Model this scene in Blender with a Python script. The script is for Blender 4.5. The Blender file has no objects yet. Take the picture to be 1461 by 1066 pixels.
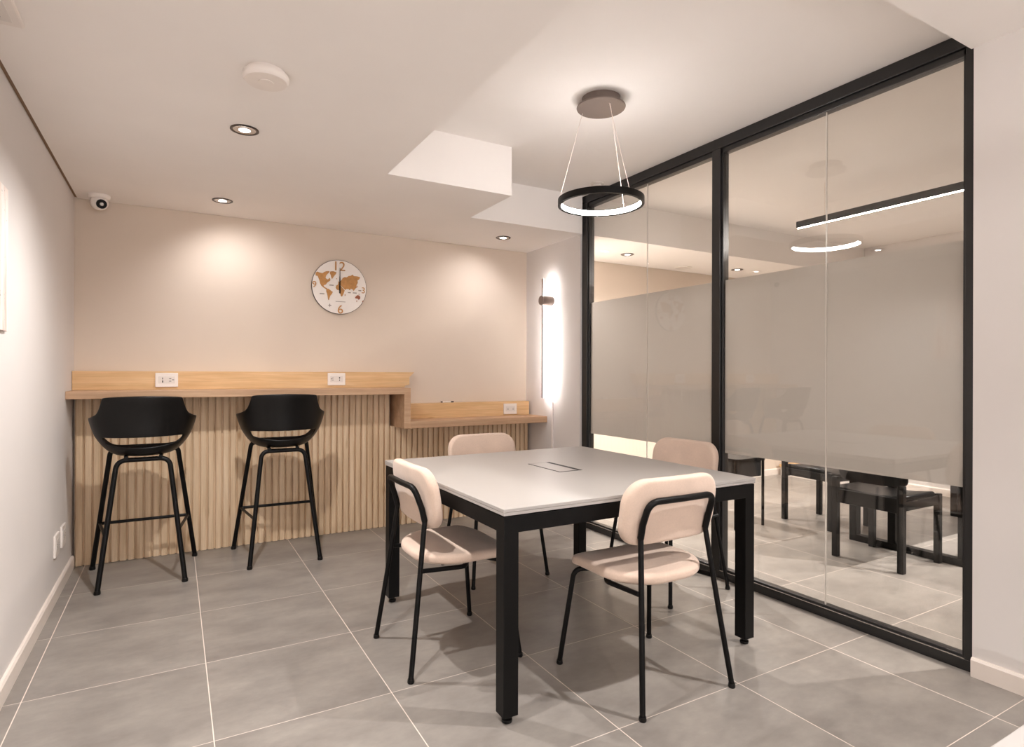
import bpy, bmesh, math, random
from mathutils import Vector, Matrix

random.seed(7)
PI = math.pi
SC = bpy.context.scene
COL = SC.collection


def R(d):
    return math.radians(d)


# ------------------------------------------------------------------ materials
def srgb(r, g, b):
    def f(c):
        c /= 255.0
        return c / 12.92 if c <= 0.04045 else ((c + 0.055) / 1.055) ** 2.4
    return (f(r), f(g), f(b), 1.0)


class NT:
    """tiny node-tree helper"""

    def __init__(self, name):
        self.m = bpy.data.materials.new(name)
        self.m.use_nodes = True
        self.t = self.m.node_tree
        self.t.nodes.clear()
        self.out = self.n('ShaderNodeOutputMaterial')

    def n(self, kind, **kw):
        x = self.t.nodes.new(kind)
        for k, v in kw.items():
            if k in x.inputs:
                x.inputs[k].default_value = v
            else:
                setattr(x, k, v)
        return x

    def l(self, a, b):
        self.t.links.new(a, b)

    def math(self, op, a, b=None, c=None):
        x = self.n('ShaderNodeMath', operation=op)
        for i, v in enumerate((a, b, c)):
            if v is None:
                continue
            if isinstance(v, (int, float)):
                x.inputs[i].default_value = v
            else:
                self.l(v, x.inputs[i])
        return x.outputs[0]

    def mixc(self, fac, a, b, blend='MIX'):
        x = self.n('ShaderNodeMix', data_type='RGBA', blend_type=blend)
        for sock, v in ((x.inputs[0], fac), (x.inputs[6], a), (x.inputs[7], b)):
            if isinstance(v, (int, float, tuple)):
                sock.default_value = v
            else:
                self.l(v, sock)
        return x.outputs[2]

    def coords(self, scale=(1, 1, 1)):
        tc = self.n('ShaderNodeTexCoord')
        mp = self.n('ShaderNodeMapping')
        mp.inputs['Scale'].default_value = scale
        self.l(tc.outputs['Object'], mp.inputs['Vector'])
        return mp.outputs[0]

    def noise(self, vec, scale, detail=4, rough=0.55):
        x = self.n('ShaderNodeTexNoise')
        x.inputs['Scale'].default_value = scale
        x.inputs['Detail'].default_value = detail
        x.inputs['Roughness'].default_value = rough
        self.l(vec, x.inputs['Vector'])
        return x.outputs[0]

    def ramp(self, fac, stops):
        x = self.n('ShaderNodeValToRGB')
        e = x.color_ramp.elements
        while len(e) < len(stops):
            e.new(0.5)
        for el, (p, c) in zip(e, stops):
            el.position = p
            el.color = c
        self.l(fac, x.inputs[0])
        return x.outputs[0]

    def bump(self, h, strength=0.2, dist=0.002):
        x = self.n('ShaderNodeBump')
        x.inputs['Strength'].default_value = strength
        x.inputs['Distance'].default_value = dist
        self.l(h, x.inputs['Height'])
        return x.outputs[0]

    def finish(self, color=None, rough=0.5, spec=0.5, metal=0.0, normal=None, sheen=0.0):
        p = self.n('ShaderNodeBsdfPrincipled')
        if isinstance(color, tuple):
            p.inputs['Base Color'].default_value = color
        else:
            self.l(color, p.inputs['Base Color'])
        if isinstance(rough, (int, float)):
            p.inputs['Roughness'].default_value = rough
        else:
            self.l(rough, p.inputs['Roughness'])
        p.inputs['Specular IOR Level'].default_value = spec
        p.inputs['Metallic'].default_value = metal
        if sheen:
            p.inputs['Sheen Weight'].default_value = sheen
        if normal is not None:
            self.l(normal, p.inputs['Normal'])
        self.l(p.outputs[0], self.out.inputs[0])
        return self.m


def plain(name, col, rough=0.5, spec=0.5, metal=0.0, var=0.03, scale=6.0):
    """one colour with a faint procedural variation"""
    t = NT(name)
    v = t.coords()
    n = t.noise(v, scale)
    a = tuple(max(0, c * (1 - var)) for c in col[:3]) + (1,)
    b = tuple(min(1, c * (1 + var)) for c in col[:3]) + (1,)
    c = t.ramp(n, [(0.3, a), (0.7, b)])
    return t.finish(c, rough, spec, metal)


def plaster(name, col):
    t = NT(name)
    v = t.coords()
    n = t.noise(v, 2.2, 3)
    f = t.noise(v, 220, 2)
    a = tuple(c * 0.985 for c in col[:3]) + (1,)
    b = tuple(min(1, c * 1.015) for c in col[:3]) + (1,)
    c = t.ramp(n, [(0.3, a), (0.7, b)])
    return t.finish(c, 0.85, 0.2, normal=t.bump(f, 0.06, 0.001))


def emitter(name, col, strength):
    t = NT(name)
    e = t.n('ShaderNodeEmission')
    e.inputs[0].default_value = col
    e.inputs[1].default_value = strength
    t.l(e.outputs[0], t.out.inputs[0])
    return t.m


def wood(name, dark, mid, light, axis, rough=0.5, knots=True):
    """oak board with its grain running along the given axis"""
    t = NT(name)
    sc = {'x': (1.2, 14, 14), 'z': (14, 14, 1.2)}[axis]
    v = t.coords(sc)
    n1 = t.noise(v, 1.6, 6, 0.6)
    sc2 = {'x': (2.5, 90, 90), 'z': (90, 90, 2.5)}[axis]
    n2 = t.noise(t.coords(sc2), 1.5, 3, 0.5)
    c = t.ramp(n1, [(0.28, dark), (0.5, mid), (0.72, light)])
    fine = t.ramp(n2, [(0.3, (0.80, 0.78, 0.75, 1)), (0.65, (1, 1, 1, 1))])
    c = t.mixc(0.65, c, fine, 'MULTIPLY')
    if knots:
        sc3 = {'x': (2.6, 7, 7), 'z': (7, 7, 2.2)}[axis]
        vo = t.n('ShaderNodeTexVoronoi')
        vo.inputs['Scale'].default_value = 1.0
        t.l(t.coords(sc3), vo.inputs['Vector'])
        k = t.ramp(vo.outputs['Distance'], [(0.03, (0.55, 0.42, 0.3, 1)), (0.12, (1, 1, 1, 1))])
        c = t.mixc(0.8, c, k, 'MULTIPLY')
    return t.finish(c, rough, 0.35, normal=t.bump(n2, 0.08, 0.001))


def tile_floor():
    t = NT('floor_tile')
    tc = t.n('ShaderNodeTexCoord')
    sep = t.n('ShaderNodeSeparateXYZ')
    t.l(tc.outputs['Object'], sep.inputs[0])

    def line(s, half):
        q = t.math('DIVIDE', s, 0.6)
        q = t.math('ADD', q, 0.5)
        fr = t.math('FRACT', q)
        d = t.math('ABSOLUTE', t.math('SUBTRACT', fr, 0.5))
        d = t.math('MULTIPLY', d, 0.6)
        mr = t.n('ShaderNodeMapRange')
        mr.inputs['From Min'].default_value = half + 0.0006
        mr.inputs['From Max'].default_value = half - 0.0006
        t.l(d, mr.inputs['Value'])
        return mr.outputs[0]
    gx = line(sep.outputs['X'], 0.0017)
    gy = line(sep.outputs['Y'], 0.0013)
    g = t.math('MAXIMUM', gx, gy)
    # a different piece of stone pattern on every tile
    ix = t.math('FLOOR', t.math('DIVIDE', sep.outputs['X'], 0.6))
    iy = t.math('FLOOR', t.math('DIVIDE', sep.outputs['Y'], 0.6))
    cmb = t.n('ShaderNodeCombineXYZ')
    t.l(t.math('MULTIPLY', ix, 7.31), cmb.inputs[0])
    t.l(t.math('MULTIPLY', iy, 3.77), cmb.inputs[1])
    t.l(t.math('ADD', ix, t.math('MULTIPLY', iy, 1.7)), cmb.inputs[2])
    add = t.n('ShaderNodeVectorMath', operation='ADD')
    t.l(tc.outputs['Object'], add.inputs[0])
    t.l(cmb.outputs[0], add.inputs[1])
    st = t.n('ShaderNodeMapping')
    st.inputs['Scale'].default_value = (1.0, 1.7, 1.0)
    t.l(add.outputs[0], st.inputs['Vector'])
    n1 = t.noise(st.outputs[0], 3.2, 7, 0.62)
    n2 = t.noise(st.outputs[0], 22, 5, 0.6)
    c = t.ramp(n1, [(0.27, srgb(124, 118, 113)), (0.5, srgb(140, 134, 128)), (0.73, srgb(154, 148, 141))])
    f = t.ramp(n2, [(0.3, (0.90, 0.90, 0.90, 1)), (0.7, (1.05, 1.05, 1.05, 1))])
    c = t.mixc(0.7, c, f, 'MULTIPLY')
    c = t.mixc(g, c, srgb(218, 205, 194))
    ro = t.math('ADD', t.math('MULTIPLY', n2, 0.14), 0.27)
    ro = t.math('ADD', ro, t.math('MULTIPLY', g, 0.4))
    inv = t.math('SUBTRACT', 1.0, g)
    return t.finish(c, ro, 0.42, normal=t.bump(inv, 0.25, 0.0008))


def fabric(name, col):
    t = NT(name)
    v = t.coords()
    n = t.noise(v, 7, 4)
    f = t.noise(v, 900, 2)
    m = t.noise(v, 160, 3)
    a = tuple(c * 0.93 for c in col[:3]) + (1,)
    b = tuple(min(1, c * 1.06) for c in col[:3]) + (1,)
    c = t.ramp(n, [(0.3, a), (0.7, b)])
    c = t.mixc(0.5, c, t.ramp(m, [(0.3, (0.9, 0.9, 0.9, 1)), (0.7, (1.04, 1.04, 1.04, 1))]), 'MULTIPLY')
    return t.finish(c, 0.95, 0.1, normal=t.bump(f, 0.25, 0.001), sheen=0.25)


def clear_glass():
    """clear glazing: see-through with an angle-dependent mirror reflection on each face"""
    t = NT('clear_glass')
    g = t.n('ShaderNodeNewGeometry')
    dot = t.n('ShaderNodeVectorMath', operation='DOT_PRODUCT')
    t.l(g.outputs['Normal'], dot.inputs[0])
    t.l(g.outputs['Incoming'], dot.inputs[1])
    c = t.math('ABSOLUTE', dot.outputs['Value'])
    k = t.math('POWER', t.math('SUBTRACT', 1.0, c), 5.0)
    r = t.math('ADD', t.math('MULTIPLY', k, 0.95), 0.05)
    tr = t.n('ShaderNodeBsdfTransparent')
    tr.inputs[0].default_value = (0.93, 0.92, 0.90, 1)
    gl = t.n('ShaderNodeBsdfGlossy')
    gl.inputs[0].default_value = (1, 1, 1, 1)
    gl.inputs['Roughness'].default_value = 0.0
    mx = t.n('ShaderNodeMixShader')
    t.l(r, mx.inputs[0])
    t.l(tr.outputs[0], mx.inputs[1])
    t.l(gl.outputs[0], mx.inputs[2])
    t.l(mx.outputs[0], t.out.inputs[0])
    return t.m


def frosted_film():
    t = NT('frosted_film')
    d = t.n('ShaderNodeBsdfDiffuse')
    d.inputs[0].default_value = (0.82, 0.79, 0.75, 1)
    tl = t.n('ShaderNodeBsdfTranslucent')
    tl.inputs[0].default_value = (0.57, 0.55, 0.535, 1)
    mx = t.n('ShaderNodeMixShader')
    mx.inputs[0].default_value = 0.5
    t.l(d.outputs[0], mx.inputs[1])
    t.l(tl.outputs[0], mx.inputs[2])
    t.l(mx.outputs[0], t.out.inputs[0])
    return t.m


def birch_print():
    t = NT('birch_print')
    v = t.coords((1, 9, 1.2))
    n = t.noise(v, 2.0, 6, 0.65)
    c = t.ramp(n, [(0.28, srgb(205, 180, 170)), (0.42, srgb(232, 216, 208)), (0.55, srgb(243, 236, 230)),
                   (0.68, srgb(226, 228, 230))])
    k = t.noise(t.coords((1, 22, 30)), 2.2, 4, 0.6)
    kk = t.ramp(k, [(0.28, srgb(60, 45, 42)), (0.36, (1, 1, 1, 1))])
    c = t.mixc(0.9, c, kk, 'MULTIPLY')
    return t.finish(c, 0.6, 0.3)


M = dict(
    wall=plaster('wall_paint', (0.72, 0.685, 0.662, 1)),
    wall_taupe=plaster('taupe_wall_paint', (0.70, 0.60, 0.505, 1)),
    ceil=plaster('ceiling_paint', (0.90, 0.865, 0.835, 1)),
    floor=tile_floor(),
    base=plain('baseboard_paint', srgb(232, 222, 213), 0.35, 0.5),
    slot=plain('shadow_gap', srgb(150, 126, 106), 0.9, 0.1),  # brown stands in for the shade inside the ceiling gap
    black=plain('black_powder_coat', srgb(8, 7, 7), 0.42, 0.2),
    black_plastic=plain('black_plastic', srgb(9, 8, 8), 0.38, 0.35),
    frame=plain('black_aluminium', srgb(32, 31, 31), 0.34, 0.5),
    dark_wood=plain('dark_stained_wood', srgb(30, 22, 19), 0.35, 0.5, var=0.2),
    canopy=plain('dark_brushed_metal', srgb(112, 99, 92), 0.4, 0.5, metal=0.3),
    white_top=plain('white_laminate', (0.40, 0.376, 0.355, 1), 0.36, 0.45, var=0.008, scale=2),
    white=plain('white_plastic', srgb(236, 229, 223), 0.4, 0.45),
    grey=plain('grey_socket_face', srgb(224, 218, 212), 0.45, 0.4),
    oak=wood('light_oak', srgb(208, 168, 120), srgb(222, 185, 138), srgb(232, 199, 154), 'x'),
    oak_edge=wood('oak_counter', srgb(176, 142, 112), srgb(193, 158, 127), srgb(206, 173, 142), 'x', knots=False),
    oak_slat=wood('oak_slats', srgb(206, 177, 144), srgb(224, 198, 165), srgb(235, 211, 181), 'z', 0.6),
    fabric=fabric('beige_pink_fabric', srgb(217, 194, 177)),
    glass=clear_glass(),
    film=frosted_film(),
    ring=emitter('ring_led', (1.0, 0.95, 0.925, 1), 34.0),
    strip=emitter('sconce_led', (1.0, 0.95, 0.925, 1), 60.0),
    bar=emitter('linear_led', (1.0, 0.86, 0.76, 1), 100.0),
    lens=emitter('downlight_lens', (1.0, 0.95, 0.925, 1), 12.0),
    rim=plain('downlight_rim', srgb(70, 60, 56), 0.3, 0.5, metal=0.5),
    wire=plain('steel_wire', srgb(230, 215, 205), 0.35, 0.5),
    bronze=plain('sconce_metal', srgb(120, 104, 96), 0.4, 0.5, metal=0.3),
    clock_face=plain('clock_face_paint', srgb(240, 234, 228), 0.55, 0.3),
    clock_wood=plain('clock_wood', srgb(188, 138, 84), 0.6, 0.3, var=0.15, scale=40),
    clock_red=plain('clock_red_wood', srgb(160, 96, 72), 0.6, 0.3, var=0.1),
    clock_edge=plain('clock_edge_paint', srgb(70, 58, 50), 0.5, 0.4),
    ink=plain('grey_ink', srgb(150, 140, 132), 0.7, 0.2),
    print=birch_print(),
    lens_dark=plain('matt_black', srgb(10, 8, 8), 0.5, 0.25),
    chrome=plain('bright_metal', srgb(190, 184, 178), 0.25, 0.5, metal=0.8),
)


# ------------------------------------------------------------------ mesh building
class MB:
    def __init__(self):
        self.bm = bmesh.new()

    def box(self, x0, y0, z0, x1, y1, z1):
        v = [self.bm.verts.new(p) for p in
             ((x0, y0, z0), (x1, y0, z0), (x1, y1, z0), (x0, y1, z0), (x0, y0, z1), (x1, y0, z1), (x1, y1, z1), (x0, y1, z1))]
        for f in ((3, 2, 1, 0), (4, 5, 6, 7), (0, 1, 5, 4), (1, 2, 6, 5), (2, 3, 7, 6), (3, 0, 4, 7)):
            self.bm.faces.new([v[i] for i in f])
        return self

    def prism(self, pts, axis, a, b):
        """polygon pts (2-D) swept along an axis from a to b"""
        def P(p, t):
            return {'x': (t, p[0], p[1]), 'y': (p[0], t, p[1]), 'z': (p[0], p[1], t)}[axis]
        A = [self.bm.verts.new(P(p, a)) for p in pts]
        B = [self.bm.verts.new(P(p, b)) for p in pts]
        n = len(pts)
        self.bm.faces.new(list(reversed(A)))
        self.bm.faces.new(B)
        for i in range(n):
            j = (i + 1) % n
            self.bm.faces.new((A[i], A[j], B[j], B[i]))
        return self

    def tube(self, pts, r, seg=12, closed=False):
        pts = [Vector(p) for p in pts]
        n = len(pts)
        rr = r if isinstance(r, (list, tuple)) else [r] * n
        rings = []
        up = None
        for i, p in enumerate(pts):
            if closed:
                d = (pts[(i + 1) % n] - pts[i - 1]).normalized()
            elif i == 0:
                d = (pts[1] - p).normalized()
            elif i == n - 1:
                d = (p - pts[i - 1]).normalized()
            else:
                d = ((pts[i + 1] - p).normalized() + (p - pts[i - 1]).normalized()).normalized()
            if up is None:
                up = Vector((0, 0, 1)) if abs(d.z) < 0.9 else Vector((1, 0, 0))
            a = (up - d * up.dot(d)).normalized()
            b = d.cross(a)
            up = a
            rings.append([self.bm.verts.new(p + (a * math.cos(2 * PI * k / seg) + b * math.sin(2 * PI * k / seg)) * rr[i])
                          for k in range(seg)])
        m = n if closed else n - 1
        for i in range(m):
            A, B = rings[i], rings[(i + 1) % n]
            for k in range(seg):
                self.bm.faces.new((A[k], A[(k + 1) % seg], B[(k + 1) % seg], B[k]))
        if not closed:
            self.bm.faces.new(list(reversed(rings[0])))
            self.bm.faces.new(rings[-1])
        return self

    def lathe(self, prof, c=(0, 0, 0), axis='z', seg=48, closed=False):
        """profile [(r, h)] turned about an axis through c"""
        rings = []
        for r, h in prof:
            ring = []
            for k in range(1 if r < 1e-6 else seg):
                a = 2 * PI * k / seg
                u, v = r * math.cos(a), r * math.sin(a)
                q = {'z': (u, v, h), 'x': (h, u, v), 'y': (v, h, u)}[axis]
                ring.append(self.bm.verts.new((c[0] + q[0], c[1] + q[1], c[2] + q[2])))
            rings.append(ring)
        n = len(rings)
        for i in range(n if closed else n - 1):
            A, B = rings[i], rings[(i + 1) % n]
            for k in range(seg):
                j = (k + 1) % seg
                if len(A) == 1 and len(B) == 1:
                    continue
                if len(A) == 1:
                    self.bm.faces.new((A[0], B[k], B[j]))
                elif len(B) == 1:
                    self.bm.faces.new((A[k], A[j], B[0]))
                else:
                    self.bm.faces.new((A[k], A[j], B[j], B[k]))
        return self

    def cushion(self, outline, t, soft, fn, rings=(0.82, 0.6, 0.35), dome=0.0):
        """padded shape: closed 2-D outline given thickness t; fn maps (u, v, w) to a point"""
        n = len(outline)
        cx = sum(p[0] for p in outline) / n
        cy = sum(p[1] for p in outline) / n
        mxr = max(math.hypot(p[0] - cx, p[1] - cy) for p in outline)

        def layer(ins, w):
            k = 1 - ins / mxr
            return [self.bm.verts.new(fn(cx + (p[0] - cx) * k, cy + (p[1] - cy) * k, w)) for p in outline]
        h = t / 2
        prof = []
        for a in range(0, 91, 18):
            prof.append((soft * (1 - math.cos(R(a))), h * 0.25 + (h * 0.75) * math.sin(R(a))))
        sides = []
        for sgn in (-1, 1):
            L = [layer(i, sgn * w) for i, w in prof]
            for q in rings:
                k = q
                base = mxr * (1 - k)
                L.append(layer(max(base, soft * 1.2), sgn * (h + dome * (1 - k * k))))
            sides.append(L)
            for A, B in zip(L, L[1:]):
                for k in range(n):
                    j = (k + 1) % n
                    f = (A[k], A[j], B[j], B[k])
                    self.bm.faces.new(f if sgn > 0 else tuple(reversed(f)))
            c = self.bm.verts.new(fn(cx, cy, sgn * (h + dome)))
            for k in range(n):
                j = (k + 1) % n
                f = (L[-1][k], L[-1][j], c)
                self.bm.faces.new(f if sgn > 0 else tuple(reversed(f)))
        A, B = sides[0][0], sides[1][0]
        for k in range(n):
            j = (k + 1) % n
            self.bm.faces.new((A[k], A[j], B[j], B[k]))
        return self

    def build(self, name, mat, parent=None, smooth=False, bevel=0.0, solid=0.0, sub=0, autosmooth=True):
        bmesh.ops.recalc_face_normals(self.bm, faces=self.bm.faces[:])
        me = bpy.data.meshes.new(name)
        self.bm.to_mesh(me)
        self.bm.free()
        me.materials.append(mat)
        o = bpy.data.objects.new(name, me)
        COL.objects.link(o)
        if parent is not None:
            o.parent = parent
        if smooth:
            for p in me.polygons:
                p.use_smooth = True
            if autosmooth:
                for e in me.edges:
                    pass
                me.set_sharp_from_angle(angle=R(42))
        if solid:
            s = o.modifiers.new('thickness', 'SOLIDIFY')
            s.thickness = solid
            s.offset = 0
        if bevel:
            b = o.modifiers.new('rounded_edges', 'BEVEL')
            b.width = bevel
            b.segments = 2
            b.limit_method = 'ANGLE'
            b.angle_limit = R(40)
        if sub:
            s = o.modifiers.new('smooth', 'SUBSURF')
            s.levels = sub
            s.render_levels = sub
        return o


def box(name, mat, b, parent=None, bevel=0.0):
    return MB().box(*b).build(name, mat, parent, bevel=bevel)


def tag(o, label, cat, group=None, kind=None):
    o['label'] = label
    o['category'] = cat
    if group:
        o['group'] = group
    if kind:
        o['kind'] = kind
    return o


def thing(name, label, cat, loc=(0, 0, 0), rz=0.0, group=None, kind=None):
    o = bpy.data.objects.new(name, None)
    o.empty_display_size = 0.1
    COL.objects.link(o)
    o.location = loc
    o.rotation_euler = (0, 0, rz)
    return tag(o, label, cat, group, kind)


def copy_tree(o, parent=None):
    c = o.copy()
    COL.objects.link(c)
    if parent is not None:
        c.parent = parent
        c.matrix_parent_inverse = o.matrix_parent_inverse
    for ch in list(o.children):
        copy_tree(ch, c)
    return c


def place(src, label, loc, rz, first, group=None):
    o = src if first else copy_tree(src)
    o.location = loc
    o.rotation_euler = (0, 0, rz)
    o['label'] = label
    if group:
        o['group'] = group
    return o


def struct(name, mat, b, label, cat, bevel=0.0):
    o = box(name, mat, b, bevel=bevel)
    return tag(o, label, cat, kind='structure')


def arc(c, r, a0, a1, n, ax1, ax2):
    ax1, ax2, c = Vector(ax1), Vector(ax2), Vector(c)
    return [c + ax1 * (r * math.cos(R(a0 + (a1 - a0) * i / n))) + ax2 * (r * math.sin(R(a0 + (a1 - a0) * i / n)))
            for i in range(n + 1)]


def fillet(pts, r, n=6):
    """round the inner corners of a poly-line"""
    pts = [Vector(p) for p in pts]
    rs = r if isinstance(r, (list, tuple)) else [r] * len(pts)
    out = [pts[0]]
    for i in range(1, len(pts) - 1):
        p, a, b = pts[i], pts[i - 1], pts[i + 1]
        d1, d2 = (a - p), (b - p)
        l1, l2 = d1.length, d2.length
        d1.normalize()
        d2.normalize()
        ang = d1.angle(d2)
        t = min(rs[i] / math.tan(ang / 2), l1 * 0.49, l2 * 0.49)
        if t < 1e-5 or ang > PI - 0.02:
            out.append(p)
            continue
        s, e = p + d1 * t, p + d2 * t
        for k in range(n + 1):
            q = k / n
            out.append(s * (1 - q) ** 2 + p * (2 * q * (1 - q)) + e * q ** 2)
    out.append(pts[-1])
    return out


def rrect(w, h, radii, n=8, cx=0, cy=0):
    """rounded rectangle outline, radii for (right-top, left-top, left-bottom, right-bottom)"""
    out = []
    for (sx, sy, a0), r in zip(((1, 1, 0), (-1, 1, 90), (-1, -1, 180), (1, -1, 270)), radii):
        ox, oy = cx + sx * (w / 2 - r), cy + sy * (h / 2 - r)
        for k in range(n + 1):
            a = R(a0 + 90 * k / n)
            out.append((ox + r * math.cos(a), oy + r * math.sin(a)))
    # extra points along the straight sides
    res = []
    for i, p in enumerate(out):
        q = out[(i + 1) % len(out)]
        res.append(p)
        d = math.hypot(q[0] - p[0], q[1] - p[1])
        k = int(d / 0.04)
        for j in range(1, k + 1):
            f = j / (k + 1)
            res.append((p[0] + (q[0] - p[0]) * f, p[1] + (q[1] - p[1]) * f))
    return res


# ------------------------------------------------------------------ dimensions
XL, YB = -0.068, 1.85            # left wall, back wall
XG = 3.315                       # glazing
XR = 3.27                        # right wall face
XN = 7.15                        # far wall of the meeting room beyond the glass
YF = -6.6                        # wall behind the camera
ZL, ZH = 2.31, 2.61              # lowered and raised ceiling

# ------------------------------------------------------------------ room shell
o = struct('floor', M['floor'], (XL - 0.2, YF - 0.2, -0.1, XN + 0.2, YB + 0.2, 0.0),
           'grey stone-look square floor tiles with pale grout lines', 'floor')
struct('wall_left', M['wall'], (XL - 0.12, YF, 0, XL, YB + 0.12, 2.75), 'plain off-white wall with the framed print on the left', 'wall')
struct('wall_back', M['wall_taupe'], (XL, YB, 0, XN, YB + 0.12, 2.75), 'taupe wall with the clock above the wooden bar', 'wall')
struct('wall_right', M['wall'], (XR, YF, 0, XR + 0.12, -1.62, 2.75), 'off-white wall beside the near post of the glass partition', 'wall')
struct('wall_alcove', M['wall'], (XR, 1.03, 0, XR + 0.12, YB, 2.75), 'narrow white wall carrying the tall wall light', 'wall')
struct('wall_meeting', M['wall'], (XN, -4.2, 0, XN + 0.12, YB, 2.75), 'far wall of the meeting room behind the glass', 'wall')
struct('wall_meeting_side', M['wall'], (XR + 0.12, -4.32, 0, XN, -4.2, 2.75), 'side wall of the meeting room behind the glass', 'wall')

# wall behind the camera with an unseen window added to let in fill daylight
mb = MB()
mb.box(XL, YF - 0.12, 0, 0.2, YF, 2.75)
mb.box(3.0, YF - 0.12, 0, XR, YF, 2.75)
mb.box(0.2, YF - 0.12, 2.2, 3.0, YF, 2.75)
mb.box(0.2, YF - 0.12, 0, 3.0, YF, 0.5)
tag(mb.build('wall_front', M['wall']), 'white wall behind the viewer with an opening for the added window', 'wall', kind='structure')
w2 = thing('added_window', 'added window with a dark frame, unseen behind the viewer, for fill daylight', 'window', (1.6, YF - 0.06, 0.5), kind='structure')
mb = MB()
mb.box(-1.4, -0.03, 0, 1.4, 0.03, 0.05).box(-1.4, -0.03, 1.65, 1.4, 0.03, 1.7)
for x in (-1.4, -0.025, 1.35):
    mb.box(x, -0.03, 0.05, x + 0.05, 0.03, 1.65)
mb.build('window_frame', M['frame'], w2)

# ceilings
mb = MB().box(XL - 0.12, YF - 0.12, ZH, XR + 0.13, YB + 0.12, ZH + 0.1)
tag(mb.build('ceiling', M['ceil']), 'raised white ceiling above the table and ring pendant', 'ceiling', kind='structure')
mb = MB()
X1, X2, Y1, Y2 = 1.504, 2.295, 0.417, 1.005
mb.prism([(XL + 0.016, YF), (X1, YF), (X1, Y1), (X2, Y1), (X2, Y2), (XR, Y2), (XR, YB - 0.004), (XL + 0.016, YB - 0.004)], 'z', ZL, ZH)
tag(mb.build('ceiling_lowered', M['ceil']), 'lowered stepped ceiling on the left with downlights', 'ceiling', kind='structure')
struct('ceiling_beam', M['ceil'], (X1, YF, 2.52, XR, -1.612, ZH), 'slightly lowered ceiling strip at the top right corner', 'ceiling')
struct('gap_shade_strip', M['slot'], (XL, YF, ZL + 0.008, XL + 0.016, YB, ZL + 0.03), 'strip coloured as the shade in the gap where the left wall meets the ceiling', 'trim')
struct('ceiling_meeting', M['ceil'], (XR + 0.12, -4.3, ZH, XN + 0.12, YB + 0.12, ZH + 0.1), 'ceiling of the meeting room behind the glass', 'ceiling')
struct('ceiling_meeting_lowered', M['ceil'], (XR + 0.12, Y2, ZL, XN, YB - 0.004, ZH), 'lowered ceiling strip along the back of the meeting room', 'ceiling')


# skirting boards
def skirting(name, pts_axis, a, b, face, d, label):
    prof = [(0, 0), (0.016, 0), (0.016, 0.066), (0.010, 0.075), (0, 0.075)]
    mb = MB()
    if pts_axis == 'y':
        mb.prism([(face + d * p[0], p[1]) for p in prof], 'y', a, b)
    else:
        mb.prism([(face + d * p[0], p[1]) for p in prof], 'x', a, b)
    tag(mb.build(name, M['base']), label, 'baseboard', kind='structure')


skirting('baseboard_left', 'y', YF, 1.755, XL, 1, 'white skirting board along the left wall')
skirting('baseboard_right', 'y', YF, -1.6205, XR, -1, 'white skirting board right of the glass partition')
skirting('baseboard_alcove', 'y', 1.06, 1.84, XR, -1, 'white skirting board below the tall wall light')
skirting('baseboard_back', 'x', XR + 0.12, XN, YB, -1, 'white skirting board along the back wall of the meeting room')
skirting('baseboard_meeting', 'y', -4.2, 0.9, XN, -1, 'white skirting board on the far wall of the meeting room')

# ------------------------------------------------------------------ glass partition
win = thing('window_1', 'floor to ceiling glass partition in black frames with a wide frosted band', 'glass partition',
            (XG, 0, 0), kind='structure')
FX0, FX1 = -0.028, 0.045        # frame depth about the glass plane
YA, YM0, YM1, YZ = 1.03, -0.336, -0.274, -1.62


def rail(y0, y1, z0, z1, inner):
    m = MB().box(FX0, y0, z0, FX1, y1, z1)
    return m


mb = MB()
mb.box(FX0, YZ, ZH - 0.062, FX1, YA, ZH)              # head
mb.box(FX0 + 0.012, YZ, ZH - 0.092, FX1 - 0.012, YA, ZH - 0.062)
mb.build('head_rail', M['frame'], win, bevel=0.003)
mb = MB()
mb.box(FX0, YZ, 0, FX1, YA, 0.045)
mb.box(FX0 + 0.014, YZ, 0.045, FX1 - 0.014, YA, 0.058)
mb.build('bottom_rail', M['frame'], win, bevel=0.003)
box('bottom_track', M['chrome'], (FX0 + 0.002, YZ + 0.02, 0.045, FX0 + 0.012, YA - 0.05, 0.0475), win)
for y0, y1 in ((0.965, YA), (YM0, YM1), (YZ, YZ + 0.036)):
    mb = MB().box(FX0, y0, 0.045, FX1, y1, ZH - 0.062)
    mb.box(FX0 + 0.012, y0 - (0.012 if y0 > YZ else 0), 0.045, FX1 - 0.012, y1 + (0.012 if y1 < YA else 0), ZH - 0.062)
    mb.build('post', M['frame'], win, bevel=0.003)
FZ0, FZ1 = 0.742, 1.765
for y0, y1 in ((0.315, 0.958), (YM1 + 0.008, 0.311), (-0.974, YM0 - 0.008), (YZ + 0.03, -0.978)):
    g = box('glass_pane', M['glass'], (-0.004, y0, 0.05, 0.004, y1, ZH - 0.08), win)
    box('frosted_film', M['film'], (0.0046, y0, FZ0, 0.0052, y1, FZ1), g)
for y in (0.313, -0.976):
    box('glazing_joint', M['grey'], (-0.004, y - 0.0018, 0.05, 0.004, y + 0.0018, ZH - 0.08), win)


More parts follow.
